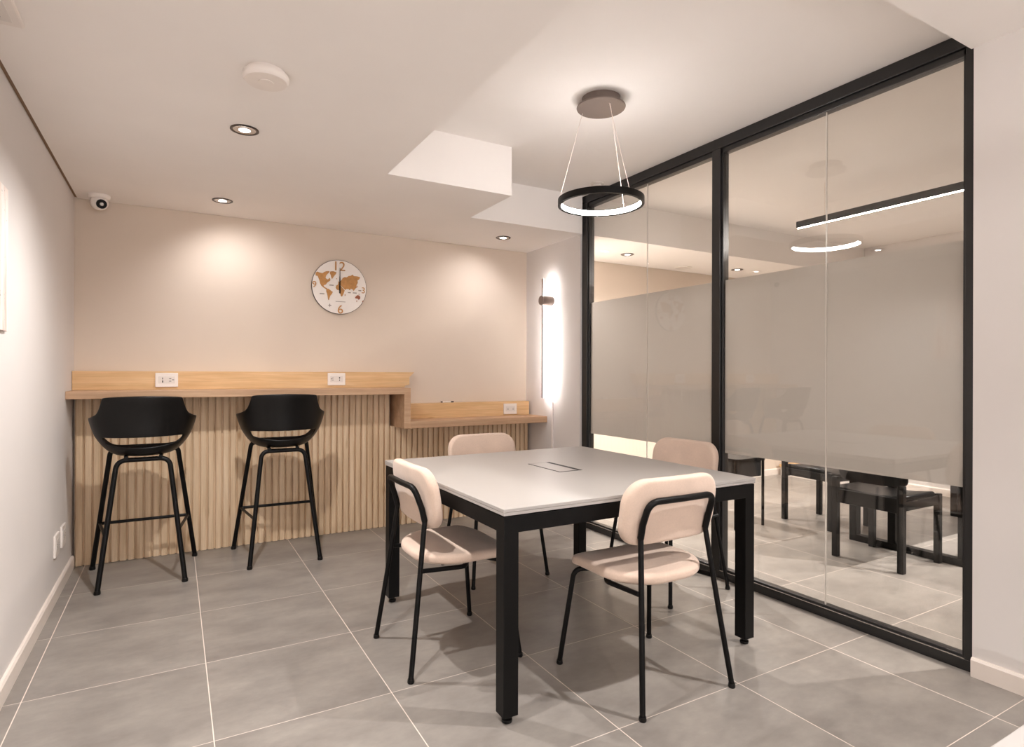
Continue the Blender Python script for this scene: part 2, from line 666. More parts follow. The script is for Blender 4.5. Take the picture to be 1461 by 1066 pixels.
# ------------------------------------------------------------------ bar counter
bar = thing('bar_counter', 'long wooden wall bar with ribbed front and a lower step on the right', 'bar counter', (0, 0, 0))
YC = 1.50                        # front edge of the counter
YP = 1.76                        # slatted front
mb = MB()
mb.prism([(XL + 0.001, 1.051), (1.987, 1.051), (1.987, 0.79), (2.037, 0.79), (2.037, 1.097), (XL + 0.001, 1.097)], 'y', YC, YB - 0.001)
mb.build('upper_top', M['oak_edge'], bar, bevel=0.002)
mb = MB().box(2.037, YC, 0.79, XR - 0.001, YB - 0.001, 0.842)
mb.build('lower_top', M['oak_edge'], bar, bevel=0.002)
mb = MB().prism([(XL + 0.002, 1.097), (2.075, 1.097), (2.085, 1.112), (2.117, 1.116), (2.117, 1.178), (2.158, 1.217), (XL + 0.002, 1.217)],
                'y', 1.75, YB - 0.001)
mb.build('upper_backsplash', M['oak'], bar, bevel=0.0015)
mb = MB().box(2.037, 1.75, 0.842, 3.238, YB - 0.001, 0.964)
mb.build('lower_backsplash', M['oak'], bar, bevel=0.0015)


def slat_profile(x0, x1, pitch):
    pts = []
    x = x0
    i = 0
    while x < x1 - 0.004:
        w = min(pitch, x1 - x)
        g = 0.0042
        pts += [(x, YP + 0.019), (x + g, YP + 0.019), (x + g + 0.0005, YP + 0.005), (x + g + 0.004, YP + 0.001),
                (x + g + 0.009, YP), (x + w - g - 0.009, YP), (x + w - g - 0.004, YP + 0.001), (x + w - g - 0.0005, YP + 0.005), (x + w - g, YP + 0.019)]
        x += pitch
    pts += [(x1, YP + 0.019), (x1, YB - 0.002), (x0, YB - 0.002)]
    out = []
    for p in pts:
        if not out or abs(out[-1][0] - p[0]) + abs(out[-1][1] - p[1]) > 1e-6:
            out.append(p)
    return out


PITCH = 0.0458
mb = MB()
xm = XL + 0.014 + PITCH * 44
mb.prism(slat_profile(XL + 0.014, xm, PITCH), 'z', 0.002, 1.0505)
mb.prism(slat_profile(xm, 3.238, PITCH), 'z', 0.002, 0.7895)
mb.build('slatted_front', M['oak_slat'], bar)


# power outlets let into the bar splashback and the left wall
def outlet(label, loc, rz, w, h, group, slots):
    t = thing('power_outlet', label, 'power outlet', loc, rz, group)
    MB().box(-w / 2, -0.011, -h / 2, w / 2, 0, h / 2).build('cover_plate', M['white'], t, bevel=0.003)
    ins = MB().box(-w * 0.36, -0.0125, -h * 0.24, w * 0.36, -0.010, h * 0.26).build('socket_face', M['grey'], t, bevel=0.001)
    for u, v, du, dv in slots:
        box('socket_hole', M['lens_dark'], (u - du, -0.0132, v - dv, u + du, -0.0120, v + dv), ins)
    return t


S1 = [(-0.023, 0.010, 0.0022, 0.006), (-0.023, -0.010, 0.003, 0.007), (0.020, 0.008, 0.006, 0.0018), (0.036, 0.001, 0.006, 0.0018), (0.020, -0.008, 0.006, 0.0018)]
S2 = [(-0.030, 0.009, 0.008, 0.0014), (-0.038, 0.002, 0.006, 0.0014), (-0.030, -0.006, 0.008, 0.0014), (0.021, 0.010, 0.004, 0.005), (0.021, -0.008, 0.002, 0.006)]
S3 = [(-0.026, 0.006, 0.006, 0.0012), (-0.026, -0.006, 0.006, 0.0012), (0.026, 0.006, 0.006, 0.0012), (0.026, -0.006, 0.006, 0.0012)]
outlet('white power outlet on the upper wooden splashback behind the left bar stool', (0.439, 1.7492, 1.160), 0, 0.130, 0.093, 'bar power outlets', S1)
outlet('white power outlet at the right end of the upper wooden splashback', (1.540, 1.7492, 1.163), 0, 0.130, 0.092, 'bar power outlets', S2)
outlet('white power outlet on the lower wooden splashback', (3.040, 1.7492, 0.900), 0, 0.130, 0.092, 'bar power outlets', S3)
outlet('white wall outlet near the floor on the left wall, further from the bar', (XL, 1.190, 0.285), R(90), 0.125, 0.118, 'left wall outlets', S3)
outlet('white wall outlet near the floor on the left wall, closer to the bar', (XL, 1.405, 0.285), R(90), 0.125, 0.118, 'left wall outlets', S3)

# ceiling socket in the top left corner
t = thing('ceiling_socket', 'square white ceiling socket plate with small holes', 'power outlet', (0.008, -0.455, ZL))
MB().box(-0.062, -0.095, -0.014, 0.062, 0.095, 0).build('cover_plate', M['white'], t, bevel=0.006)
ins = MB().box(-0.040, -0.062, -0.0165, 0.036, 0.062, -0.013).build('socket_face', M['grey'], t, bevel=0.001)
for x, y in ((-0.012, 0.028), (0.008, 0.036), (-0.002, 0.046), (-0.012, -0.03), (0.008, -0.022), (-0.002, -0.012)):
    MB().lathe([(0, -0.0172), (0.0036, -0.0172), (0.0036, -0.016)], (x, y, 0), seg=12).build('socket_hole', M['lens_dark'], ins)

# ------------------------------------------------------------------ work tables
def make_table(label, x0, y0, x1, y1, grommet=True):
    cx, cy = (x0 + x1) / 2, (y0 + y1) / 2
    t = thing('work_table', label, 'table', (cx, cy, 0))
    a, b = (x1 - x0) / 2, (y1 - y0) / 2
    MB().box(-a, -b, 0.733, a, b, 0.745).box(-a + 0.001, -b + 0.001, 0.721, a - 0.001, b - 0.001, 0.7325).build('tabletop', M['white_top'], t, bevel=0.0015)
    L, th = 0.058, 0.058
    mb = MB()
    zt, zb = 0.717, 0.717 - th
    mb.box(-a + L, -b + 0.004, zb, a - L, -b + 0.004 + L, zt).box(-a + L, b - 0.004 - L, zb, a - L, b - 0.004, zt)
    mb.box(-a + 0.004, -b + L, zb, -a + 0.004 + L, b - L, zt).box(a - 0.004 - L, -b + L, zb, a - 0.004, b - L, zt)
    mb.box(-a + 0.03, -b + 0.03, zt, a - 0.03, b - 0.03, 0.721)
    mb.build('frame', M['black'], t, bevel=0.002)
    for sx, sy in ((-1, -1), (1, -1), (1, 1), (-1, 1)):
        xo, yo = sx * (a - 0.004), sy * (b - 0.004)
        m = MB().box(min(xo, xo - sx * L), min(yo, yo - sy * L), 0.028, max(xo, xo - sx * L), max(yo, yo - sy * L), zt)
        lg = m.build('leg', M['black'], t, bevel=0.002)
        MB().lathe([(0, 0), (0.017, 0), (0.019, 0.004), (0.019, 0.012), (0.012, 0.015), (0.012, 0.03)],
                   (xo - sx * L / 2, yo - sy * L / 2, 0), seg=20).build('foot', M['black_plastic'], lg, smooth=True)
    if grommet:
        gx0, gx1, gy0, gy1 = 2.055 - cx, 2.188 - cx, -0.465 - cy, -0.178 - cy
        gm = MB().box(gx0, gy0, 0.744, gx1, gy1, 0.7458).build('cable_port', M['lens_dark'], t)
        MB().box(gx0 + 0.006, gy0 + 0.006, 0.745, gx1 - 0.028, gy1 - 0.008, 0.7466).build('flap', M['white_top'], gm)
    return t


make_table('square white work table with black legs in the middle of the room', 1.456, -1.008, 2.745, 0.300)
make_table('white work table showing only its corner at the bottom right edge', 1.25, -3.72, 2.55, -2.42, False)


# ------------------------------------------------------------------ upholstered chairs
def make_chair():
    t = thing('padded_chair', '', 'chair')
    r = 0.0105
    # legs: rear pair runs up to the knee of the back frame
    for s in (-1, 1):
        lg = MB().tube([(s * 0.2265, -0.240, 0.012), (s * 0.196, -0.201, 0.30), (s * 0.166, -0.161, 0.607)], r).build('leg', M['black'], t, smooth=True)
        MB().lathe([(0, 0), (0.012, 0), (0.014, 0.004), (0.0125, 0.016), (0.0, 0.016)], (s * 0.2265, -0.240, 0), seg=16).build('foot_cap', M['black_plastic'], lg, smooth=True)
    for s in (-1, 1):
        path = fillet([(s * 0.247, 0.240, 0.012), (s * 0.206, 0.195, 0.402), (s * 0.06, 0.12, 0.404)], 0.045)
        lg = MB().tube(path, r).build('leg', M['black'], t, smooth=True)
        MB().lathe([(0, 0), (0.012, 0), (0.014, 0.004), (0.0125, 0.016), (0.0, 0.016)], (s * 0.247, 0.240, 0), seg=16).build('foot_cap', M['black_plastic'], lg, smooth=True)
    # bent tube over the backrest
    p = [(-0.166, -0.161, 0.607), (-0.168, -0.174, 0.66), (-0.164, -0.205, 0.7465), (0, -0.210, 0.7465), (0.164, -0.205, 0.7465), (0.168, -0.174, 0.66), (0.166, -0.161, 0.607)]
    path = fillet(p, [0, 0.05, 0.064, 0.4, 0.064, 0.05, 0], 8)
    MB().tube(path, 0.0125).build('back_frame', M['black'], t, smooth=True)
    # rail from the rear legs forward under the seat
    path = fillet([(-0.198, -0.186, 0.418), (-0.192, 0.02, 0.405), (0.0, 0.06, 0.404), (0.192, 0.02, 0.405), (0.198, -0.186, 0.418)], 0.05)
    MB().tube(path, 0.0095).build('seat_rail', M['black'], t, smooth=True)
    # seat
    seat_o = rrect(0.455, 0.430, (0.11, 0.11, 0.17, 0.17), 10, 0, 0.042)

    def fs(u, v, w):
        k = (u / 0.23) ** 2
        front = max(0.0, (v - 0.16)) * 0.25
        return (u, v, 0.443 + w * 1.0 + 0.006 * k - front)
    MB().cushion(seat_o, 0.044, 0.026, fs, dome=0.004).build('seat', M['fabric'], t, smooth=True, autosmooth=False, sub=1)
    # backrest: curved pad
    bo = rrect(0.472, 0.250, (0.092, 0.092, 0.082, 0.082), 10)

    def fb(u, v, w):
        y = -0.152 - v * 0.16 + u * u * 0.35
        return (u, y + w, 0.698 + v)
    MB().cushion(bo, 0.046, 0.024, fb, dome=0.002).build('backrest', M['fabric'], t, smooth=True, autosmooth=False, sub=1)
    return t


ch = make_chair()
CG = 'padded chairs around the white table'
place(ch, 'beige padded chair with its back to the viewer at the table edge nearest the viewer', (2.127, -0.966, 0), R(0), True, CG)
place(ch, 'beige padded chair pulled up to the left edge of the white table', (1.527, -0.343, 0), R(-90), False, CG)
place(ch, 'beige padded chair across the white table, in front of the ribbed bar', (2.185, 0.452, 0), R(180), False, CG)
place(ch, 'beige padded chair between the white table and the glass partition', (2.935, -0.268, 0), R(92.5), False, CG)


# ------------------------------------------------------------------ bar stools
def lerp_table(tab, x):
    for (a, va), (b, vb) in zip(tab, tab[1:]):
        if x <= b:
            f = (x - a) / (b - a) if b > a else 0
            return va + (vb - va) * f
    return tab[-1][1]


def make_stool():
    t = thing('bar_stool', '', 'stool')
    r = 0.0135
    zt = 0.704
    # rear and front leg pairs, each bent over under the seat
    for yf, xf, yt, xt in ((-0.255, 0.209, -0.115, 0.130), (0.255, 0.276, 0.115, 0.176)):
        for s in (-1, 1):
            zz = zt if yf < 0 else 0.738
            path = fillet([(s * xf, yf, 0.014), (s * xt, yt, zz), (s * 0.02, yt, zz)], 0.055 if yf < 0 else 0.03)
            lg = MB().tube(path, r).build('leg', M['black'], t, smooth=True)
            MB().lathe([(0, 0), (0.015, 0), (0.017, 0.004), (0.0155, 0.02), (0.0, 0.02)], (s * xf, yf, 0), seg=16).build('foot_cap', M['black_plastic'], lg, smooth=True)
    mb = MB()
    for s in (-1, 1):
        mb.tube([(s * 0.085, -0.135, zt + 0.014), (s * 0.10, 0.140, zt + 0.034)], 0.010)
    mb.tube([(-0.03, -0.115, zt), (0.03, -0.115, zt)], r).tube([(-0.03, 0.12, 0.738), (0.03, 0.12, 0.738)], r)
    mb.build('seat_frame', M['black'], t, smooth=True)
    # footrest: front bar and a side bar each way

    def legpt(yf, xf, yt, xt, s, z):
        f = z / zt
        return (s * (xf + (xt - xf) * f), yf + (yt - yf) * f, z)
    z = 0.290
    A = legpt(-0.255, 0.209, -0.115, 0.130, -1, z)
    B = legpt(0.255, 0.276, 0.115, 0.176, -1, z)
    C_ = legpt(0.255, 0.276, 0.115, 0.176, 1, z)
    D = legpt(-0.255, 0.209, -0.115, 0.130, 1, z)
    MB().tube([A, B], 0.0085).tube([B, C_], 0.0095).tube([C_, D], 0.0085).build('footrest', M['black'], t, smooth=True)
    # shell: seat bowl, wrap-round arms, back with a slot
    rim = [(0, 1.078), (25, 1.074), (40, 1.069), (43, 1.065), (44.5, 1.048), (47, 1.020), (50, 0.996), (53, 0.980), (56, 0.970), (65, 0.957), (76, 0.949), (88, 0.946),
           (98, 0.932), (106, 0.893), (112, 0.845), (118, 0.800), (124, 0.778), (134, 0.768), (146, 0.764), (160, 0.762), (180, 0.760)]
    ths = [0, 7, 14, 21, 28, 34, 39, 42.2, 43.2, 44.5, 47, 50, 53, 56, 60, 65, 70, 76, 82, 90, 98, 103, 108, 113, 118, 124, 131, 138, 146, 156, 168, 180]
    angs = [-a for a in reversed(ths[1:-1])] + ths

    def wallpt(th, z, slope_top):
        """outer wall of the tub at angle th (0 = rear) and height z"""
        a = abs(th)
        rx = lerp_table([(0.70, 0.105), (0.735, 0.150), (0.750, 0.178), (0.770, 0.198), (0.800, 0.219), (0.845, 0.244), (0.90, 0.263), (0.955, 0.277), (1.08, 0.288)], z)
        ry = lerp_table([(0.70, 0.120), (0.735, 0.145), (0.750, 0.168), (0.770, 0.186), (0.800, 0.199), (0.845, 0.210), (0.90, 0.220), (0.955, 0.231), (1.08, 0.272)], z)
        cyf = 1.0
        if a > 90:
            ry = ry * (1 + 0.12 * (a - 90) / 90)
        return (rx * math.sin(R(th)), -ry * math.cos(R(th)) * cyf + 0.0, z)
    bm = bmesh.new()
    rows = []
    c = bm.verts.new((0, 0, 0.716))
    for q in (0.35, 0.7, 1.0):
        ring = []
        for th in angs:
            x, y, z = wallpt(th, 0.732, 0)
            z0 = 0.716 + 0.016 * q ** 2
            ring.append(bm.verts.new((x * q, y * q, min(z0, lerp_table(rim, abs(th))))))
        rows.append(ring)
    NR = 9
    zs = []
    for k in range(1, NR + 1):
        ring = []
        for th in angs:
            zt_ = lerp_table(rim, abs(th))
            lo, hi = 0.732, max(zt_, 0.757)
            a = abs(th)
            if a < 75:
                # fixed rows round the slot
                sb = 0.778 + 0.032 * min(1, (a / 56)) ** 2
                stp = 0.838
                seq = [0.755, sb, stp, stp + 0.012]
                if k <= 4:
                    zz = seq[k - 1]
                else:
                    zz = seq[3] + (zt_ - seq[3]) * (k - 4) / (NR - 4)
            else:
                f = max(0.0, (105 - a) / 30) if a < 105 else 0.0
                uni = lo + (hi - lo) * k / NR
                seq = [0.760, 0.810, 0.838, 0.850]
                zz0 = seq[k - 1] if k <= 4 else seq[3] + (zt_ - seq[3]) * (k - 4) / (NR - 4)
                zz = zz0 * f + uni * (1 - f)
            ring.append(bm.verts.new(wallpt(th, zz, 0)))
        rows.append(ring)
    n = len(angs)
    for j in range(n):
        i2 = (j + 1) % n
        bm.faces.new((c, rows[0][j], rows[0][i2]))
    for i in range(len(rows) - 1):
        for j in range(n):
            i2 = (j + 1) % n
            a0, a1 = angs[j], angs[i2]
            if i == 4 and max(abs(a0), abs(a1)) <= 56.1 and abs(a0 - a1) < 90:
                continue
            bm.faces.new((rows[i][j], rows[i][i2], rows[i + 1][i2], rows[i + 1][j]))
    mb = MB()
    mb.bm.free()
    mb.bm = bm
    mb.build('seat_shell', M['black_plastic'], t, smooth=True, autosmooth=False, solid=0.007, sub=1)
    return t


st = make_stool()
SG = 'black bar stools at the wooden bar'
place(st, 'black plastic bar stool standing close to the left wall', (0.328, 1.398, 0), R(0.5), True, SG)
place(st, 'black plastic bar stool at the middle of the upper bar', (1.105, 1.435, 0), R(-2), False, SG)


# ------------------------------------------------------------------ lamps
def spot(parent, loc, energy, size=84, blend=0.8, radius=0.02, col=(1.0, 0.958, 0.932), tilt=(0, 0)):
    """lamp of a fitting; tilt = how far the beam leans along x and y per metre of drop"""
    d = bpy.data.lights.new('spot', 'SPOT')
    d.energy = energy
    d.spot_size = R(size)
    d.spot_blend = blend
    d.shadow_soft_size = radius
    d.color = col
    ob = bpy.data.objects.new('spot', d)
    COL.objects.link(ob)
    ob.parent = parent
    ob.location = loc
    ob.rotation_euler = Vector((tilt[0], tilt[1], -1)).to_track_quat('-Z', 'Y').to_euler()
    return ob


def make_downlight():
    t = thing('ceiling_light', '', 'downlight')
    MB().lathe([(0.060, 0), (0.0605, -0.004), (0.056, -0.006), (0.050, -0.005), (0.047, -0.003), (0.047, 0)], seg=40).build('rim', M['rim'], t, smooth=True)
    MB().lathe([(0.048, -0.0035), (0.040, -0.0022), (0.030, -0.0030), (0.024, -0.0038), (0.024, 0)], seg=40).build('reflector', M['chrome'], t, smooth=True)
    MB().lathe([(0, -0.0045), (0.014, -0.0045), (0.024, -0.004), (0.026, 0)], seg=32).build('lens', M['lens'], t, smooth=True)
    return t


dl = make_downlight()
DG = 'recessed ceiling downlights'
DL = [   # x, y, z, watts, tilt, cone, label
    (0.757, 0.164, ZL, 49, (0, 0), 152, 'recessed downlight beside the round white ceiling disc'),
    (0.747, 1.434, ZL, 6.3, (0.2, 0.42), 132, 'recessed downlight near the back wall above the bar stools'),
    (2.792, 1.427, ZL, 5.2, (-0.2, 0.42), 132, 'recessed downlight near the back wall above the lower bar'),
    (0.757, -1.12, ZL, 36, (0, 0), 128, 'recessed downlight in the lowered ceiling, nearest to the viewer of the row'),
    (0.757, -4.4, ZL, 170, (0, 0), 148, 'added downlight in the lowered ceiling behind the viewer, for bounce light'),  # unseen lamp added so its bounce lifts the left ceiling
    (0.757, -5.8, ZL, 170, (0, 0), 148, 'added downlight in the lowered ceiling, furthest behind the viewer, for bounce light'),  # another unseen lamp added for bounce from behind the camera
    (2.82, -1.95, 2.52, 68, (-0.45, 0.05), 86, 'recessed downlight in the ceiling strip beside the right wall'),
    (4.10, 1.434, ZL, 150, (-0.35, -0.2), 125, 'recessed downlight behind the glass, beside its far post'),
    (5.62, 1.46, ZL, 70, (0, -0.2), 120, 'recessed downlight behind the glass, beside its middle post'),
    (5.20, -2.20, ZH, 210, (-0.3, 0.75), 100, 'added downlight brightening the meeting room, hidden behind the right wall'),  # out of view, added to brighten the meeting room floor
    (6.20, -2.20, ZH, 190, (0, 0.75), 100, 'added downlight brightening the deep meeting room, hidden behind the right wall'),  # out of view, added as more meeting room fill
]
for i, (x, y, z, e, tl, cone, lab) in enumerate(DL):
    d = place(dl, lab, (x, y, z), 0, i == 0, DG)
for d, (x, y, z, e, tl, cone, lab) in zip([o for o in COL.objects if o.name.startswith('ceiling_light')], DL):
    spot(d, (0, 0, -0.02), e, cone, blend=1.0 if cone > 126 else 0.8, tilt=tl, col=(1.0, 0.965, 0.985) if lab.startswith('recessed downlight near the back') else (1.0, 0.958, 0.932))

# ring pendants
def make_ring_pendant(zring):
    t = thing('ring_pendant', '', 'pendant lamp')
    MB().lathe([(0.098, 0), (0.098, -0.042), (0.0, -0.042)], seg=48).build('canopy', M['canopy'], t, smooth=True)
    MB().lathe([(0, -0.042), (0.122, -0.042), (0.124, -0.046), (0.122, -0.050), (0, -0.050)], seg=64).build('canopy_plate', M['canopy'], t, smooth=True)
    zr, rr = zring, 0.218
    rg = MB().lathe([(rr, -0.016), (rr, 0.016), (rr - 0.016, 0.016), (rr - 0.016, 0.013), (rr - 0.013, 0.012), (rr - 0.013, -0.012), (rr - 0.016, -0.013), (rr - 0.016, -0.016)],
                    (0, 0, zr), seg=96, closed=True).build('ring', M['black'], t, smooth=True)
    MB().lathe([(rr - 0.0135, -0.0135), (rr - 0.0150, -0.0130), (rr - 0.0150, 0.0125), (rr - 0.0135, 0.0125)], (0, 0, zr), seg=96).build('light_strip', M['ring'], rg, smooth=True)
    for a_top, r_top, a_low in ((117, 0.105, 153), (-93, 0.070, -88), (-87, 0.070, 16)):
        p0 = (r_top * math.cos(R(a_top)), r_top * math.sin(R(a_top)), -0.050)
        p1 = ((rr - 0.008) * math.cos(R(a_low)), (rr - 0.008) * math.sin(R(a_low)), zr + 0.016)
        MB().tube([p0, p1], 0.0014, 6).build('wire', M['wire'], t, smooth=True)
    return t


rp = make_ring_pendant(2.082 - ZH)
place(rp, 'black ring pendant lamp hanging over the white table', (2.368, -0.372, ZH), 0, True)
place(rp, 'added black ring pendant, unseen over the second white table, for fill light', (1.95, -3.07, 2.52), 0, False)  # unseen pendant added to brighten the ceiling and right side

# tall wall light
t = thing('wall_sconce', 'tall thin wall light with a short grey cylinder, glowing onto the wall', 'wall lamp', (XR, 1.435, 1.826))
MB().lathe([(0, 0), (0.039, 0), (0.040, -0.003), (0.040, -0.107), (0.039, -0.110), (0, -0.110)], axis='x', seg=40).build('mount', M['bronze'], t, smooth=True)
MB().box(-0.098, -0.007, -0.822, -0.088, 0.007, 0.183).build('light_bar', M['bronze'], t, bevel=0.001)
MB().box(-0.0878, -0.005, -0.818, -0.0868, 0.005, 0.179).build('light_strip', M['strip'], t)
tag(box('cable_cover', M['white'], (XR - 0.010, 1.408, 0.08, XR, 1.424, 0.965)), 'narrow white cable cover running down the wall below the tall wall light', 'cable cover')

# linear pendant in the meeting room
t = thing('linear_pendant', 'long black linear pendant lamp seen through the glass', 'pendant lamp', (4.6, -0.85, ZH))
hb = MB().box(-0.02, -0.915, -0.292, 0.02, 0.915, -0.243).build('housing', M['black'], t, bevel=0.002)
MB().box(-0.009, -0.91, -0.2935, 0.009, 0.91, -0.2915).build('light_strip', M['bar'], hb)
for y in (-0.7, 0.7):
    MB().tube([(0, y, 0), (0, y, -0.243)], 0.0012, 6).build('wire', M['wire'], t)

# ------------------------------------------------------------------ small ceiling fittings
t = thing('smoke_detector', 'round white disc fixed to the lowered ceiling', 'ceiling sensor', (0.772, -0.44, ZL))
MB().lathe([(0.066, 0), (0.066, -0.012), (0.078, -0.014), (0.080, -0.020), (0.079, -0.032), (0.072, -0.040), (0.0, -0.041)], seg=64).build('body', M['white'], t, smooth=True)
MB().lathe([(0.026, -0.0408), (0.026, -0.0435), (0.0, -0.0438)], (0.0, 0.0, 0), seg=32).build('button', M['white'], t, smooth=True)
t = thing('ceiling_sensor', 'small pale disc on the raised ceiling beside the ring pendant', 'ceiling sensor', (3.184, 0.705, ZH))
MB().lathe([(0.052, 0), (0.050, -0.006), (0.030, -0.010), (0.030, -0.018), (0.0, -0.020)], seg=40).build('cover', M['grey'], t, smooth=True)
t = thing('vent_disc', 'thin round vent on the lowered ceiling behind the glass', 'ceiling vent', (5.05, 1.66, ZL))
MB().lathe([(0.085, 0), (0.083, -0.006), (0.05, -0.010), (0.0, -0.010)], seg=40).build('cover', M['grey'], t, smooth=True)

t = thing('ceiling_camera', 'small white dome security camera in the far left ceiling corner', 'camera', (0.075, 1.700, ZL))
MB().lathe([(0.058, 0), (0.058, -0.012), (0.054, -0.022), (0.048, -0.026), (0, -0.026)], seg=40).build('base', M['white'], t, smooth=True)
ball = MB().lathe([(0.0, -0.092)] + [(0.049 * math.sin(R(a)), -0.045 - 0.047 * math.cos(R(a))) for a in range(15, 125, 10)], seg=40).build('dome', M['white'], t, smooth=True)
fw = Vector((0.34, -0.90, -0.34)).normalized()


def disc_towards(mb, c, d, r0, r1, h0, h1, seg=28):
    a = d.cross(Vector((0, 0, 1))).normalized()
    b = d.cross(a)
    rings = []
    for r, h in ((r0, h0), (r0, h1), (r1, h1), (r1, h0)):
        rings.append([mb.bm.verts.new(c + d * h + a * (r * math.cos(2 * PI * k / seg)) + b * (r * math.sin(2 * PI * k / seg))) for k in range(seg)])
    for i in range(4):
        A, B = rings[i], rings[(i + 1) % 4]
        for k in range(seg):
            mb.bm.faces.new((A[k], A[(k + 1) % seg], B[(k + 1) % seg], B[k]))
    return mb


cc = Vector((0, 0, -0.047))
disc_towards(MB(), cc, fw, 0.028, 0.010, 0.030, 0.049).build('lens', M['lens_dark'], ball, smooth=True)
disc_towards(MB(), cc, fw, 0.011, 0.006, 0.030, 0.050).build('lens_ring', M['chrome'], ball, smooth=True)

# ------------------------------------------------------------------ wall clock
ck = thing('wall_clock', 'round white wall clock with a wooden world map', 'clock', (1.583, YB, 1.869))
RCK = 0.208
MB().lathe([(0, 0), (RCK - 0.002, 0), (RCK, -0.003), (RCK, -0.016), (RCK - 0.004, -0.018)], axis='y', seg=96).build('case', M['clock_edge'], ck, smooth=True)
MB().lathe([(RCK - 0.003, -0.012), (RCK - 0.003, -0.0185), (0, -0.0185)], axis='y', seg=96).build('dial', M['clock_face'], ck, smooth=True)
KP = RCK / 335.0


def land(polys, name, mat, depth=0.0035):
    mb = MB()
    for poly in polys:
        pts = [((x - 580) * KP, -(y - 530) * KP) for x, y in poly]
        mb.prism(pts, 'y', -0.0180, -0.0185 - depth)
    return mb.build(name, mat, ck)


NAM = [(288, 378), (310, 362), (340, 372), (372, 376), (392, 360), (412, 350), (440, 344), (456, 346), (446, 366), (428, 384), (414, 404), (408, 432), (430, 448),
       (446, 440), (452, 425), (466, 440), (462, 462), (438, 478), (424, 492), (412, 512), (398, 516), (384, 528), (398, 546), (428, 556), (414, 566), (384, 550),
       (360, 530), (344, 500), (338, 470), (326, 440), (314, 414), (292, 410)]
GRL = [(466, 346), (500, 342), (540, 352), (530, 376), (512, 396), (498, 418), (486, 438), (478, 420), (470, 390), (458, 366)]
SAM = [(416, 562), (446, 562), (470, 580), (496, 596), (484, 622), (466, 644), (456, 670), (450, 698), (440, 694), (434, 650), (428, 622), (418, 596)]
EUA = [(556, 500), (566, 470), (590, 452), (606, 436), (614, 416), (640, 402), (664, 404), (688, 384), (712, 380), (734, 368), (756, 380), (796, 380), (832, 388),
       (820, 414), (798, 432), (802, 462), (786, 492), (790, 520), (768, 540), (752, 566), (738, 548), (716, 540), (704, 560), (690, 546), (664, 546), (648, 560),
       (628, 544), (606, 520), (584, 508)]
AFR = [(538, 512), (562, 500), (594, 518), (620, 548), (640, 566), (632, 592), (622, 618), (608, 646), (594, 640), (586, 604), (576, 570), (548, 566), (530, 542)]
AUS = [(768, 648), (782, 628), (800, 614), (820, 618), (834, 636), (832, 660), (816, 672), (800, 658), (776, 658)]
SM = [[(535, 425), (548, 428), (542, 438)], [(556, 476), (564, 460), (572, 474)], [(640, 620), (648, 612), (650, 630), (642, 636)], [(724, 368), (740, 364), (746, 374)],
      [(795, 510), (806, 492), (802, 520)]]
mp = land([NAM, GRL, SAM, EUA, AFR] + SM, 'world_map', M['clock_wood'])
land([AUS, [(862, 682), (876, 676), (870, 696), (858, 700)], [(784, 684), (798, 684), (790, 702)], [(812, 598), (826, 600), (818, 610)]], 'australia', M['clock_red'])
for x, y, w in ((480, 514, 26), (368, 626, 28), (698, 590, 18), (766, 590, 24), (830, 556, 18), (590, 710, 60)):
    h = 3 if w == 60 else 6
    box('lettering', M['ink'], ((x - w - 580) * KP, -0.0190, -(y + h - 530) * KP, (x + w - 580) * KP, -0.0184, -(y - h - 530) * KP), ck)
star = []
for k in range(8):
    a = k * PI / 4
    q = 0.016 if k % 2 == 0 else 0.005
    star.append(((460 - 580) * KP + q * math.cos(a), -(762 - 530) * KP + q * math.sin(a)))
MB().prism(star, 'y', -0.0184, -0.0190).build('compass_rose', M['ink'], ck)


def numeral(txt, px, py, hpx):
    cu = bpy.data.curves.new('numeral', 'FONT')
    cu.body = txt
    cu.align_x = 'CENTER'
    cu.align_y = 'CENTER'
    cu.size = hpx * KP / 0.70
    cu.extrude = 0.0022
    ob = bpy.data.objects.new('numeral_text', cu)
    COL.objects.link(ob)
    dg = bpy.context.evaluated_depsgraph_get()
    me = bpy.data.meshes.new_from_object(ob.evaluated_get(dg))
    bpy.data.objects.remove(ob)
    bpy.data.curves.remove(cu)
    xs = [v.co.x for v in me.vertices]
    ys = [v.co.y for v in me.vertices]
    me.transform(Matrix.Translation((-(min(xs) + max(xs)) / 2, -(min(ys) + max(ys)) / 2, 0)))
    me.transform(Matrix.Rotation(R(90), 4, 'X'))
    me.name = 'numeral'
    me.materials.clear()
    me.materials.append(M['clock_wood'])
    n = bpy.data.objects.new('numeral', me)
    COL.objects.link(n)
    n.parent = ck
    n.location = ((px - 580) * KP, -0.0205, -(py - 530) * KP)


for a in (('12', 584, 272, 112), ('6', 588, 804, 106), ('9', 276, 516, 74), ('3', 872, 550, 74)):
    numeral(*a)


def hand(name, top, bottom, w0, w1, y):
    pts = [((580 - w1 - 580) * KP, -(top - 530) * KP), ((580 - w0 - 580) * KP, -(540 - 530) * KP), ((580 - w0 - 580) * KP, -(bottom - 530) * KP),
           ((580 + w0 - 580) * KP, -(bottom - 530) * KP), ((580 + w0 - 580) * KP, -(540 - 530) * KP), ((580 + w1 - 580) * KP, -(top - 530) * KP)]
    MB().prism(pts, 'y', y, y - 0.0015).build(name, M['black'], ck)


hand('hour_hand', 400, 606, 8, 5, -0.0235)
hand('minute_hand', 296, 612, 5, 3, -0.0260)
MB().lathe([(0, -0.018), (0.006, -0.018), (0.006, -0.029), (0, -0.029)], axis='y', seg=20).build('hub', M['black'], ck, smooth=True)

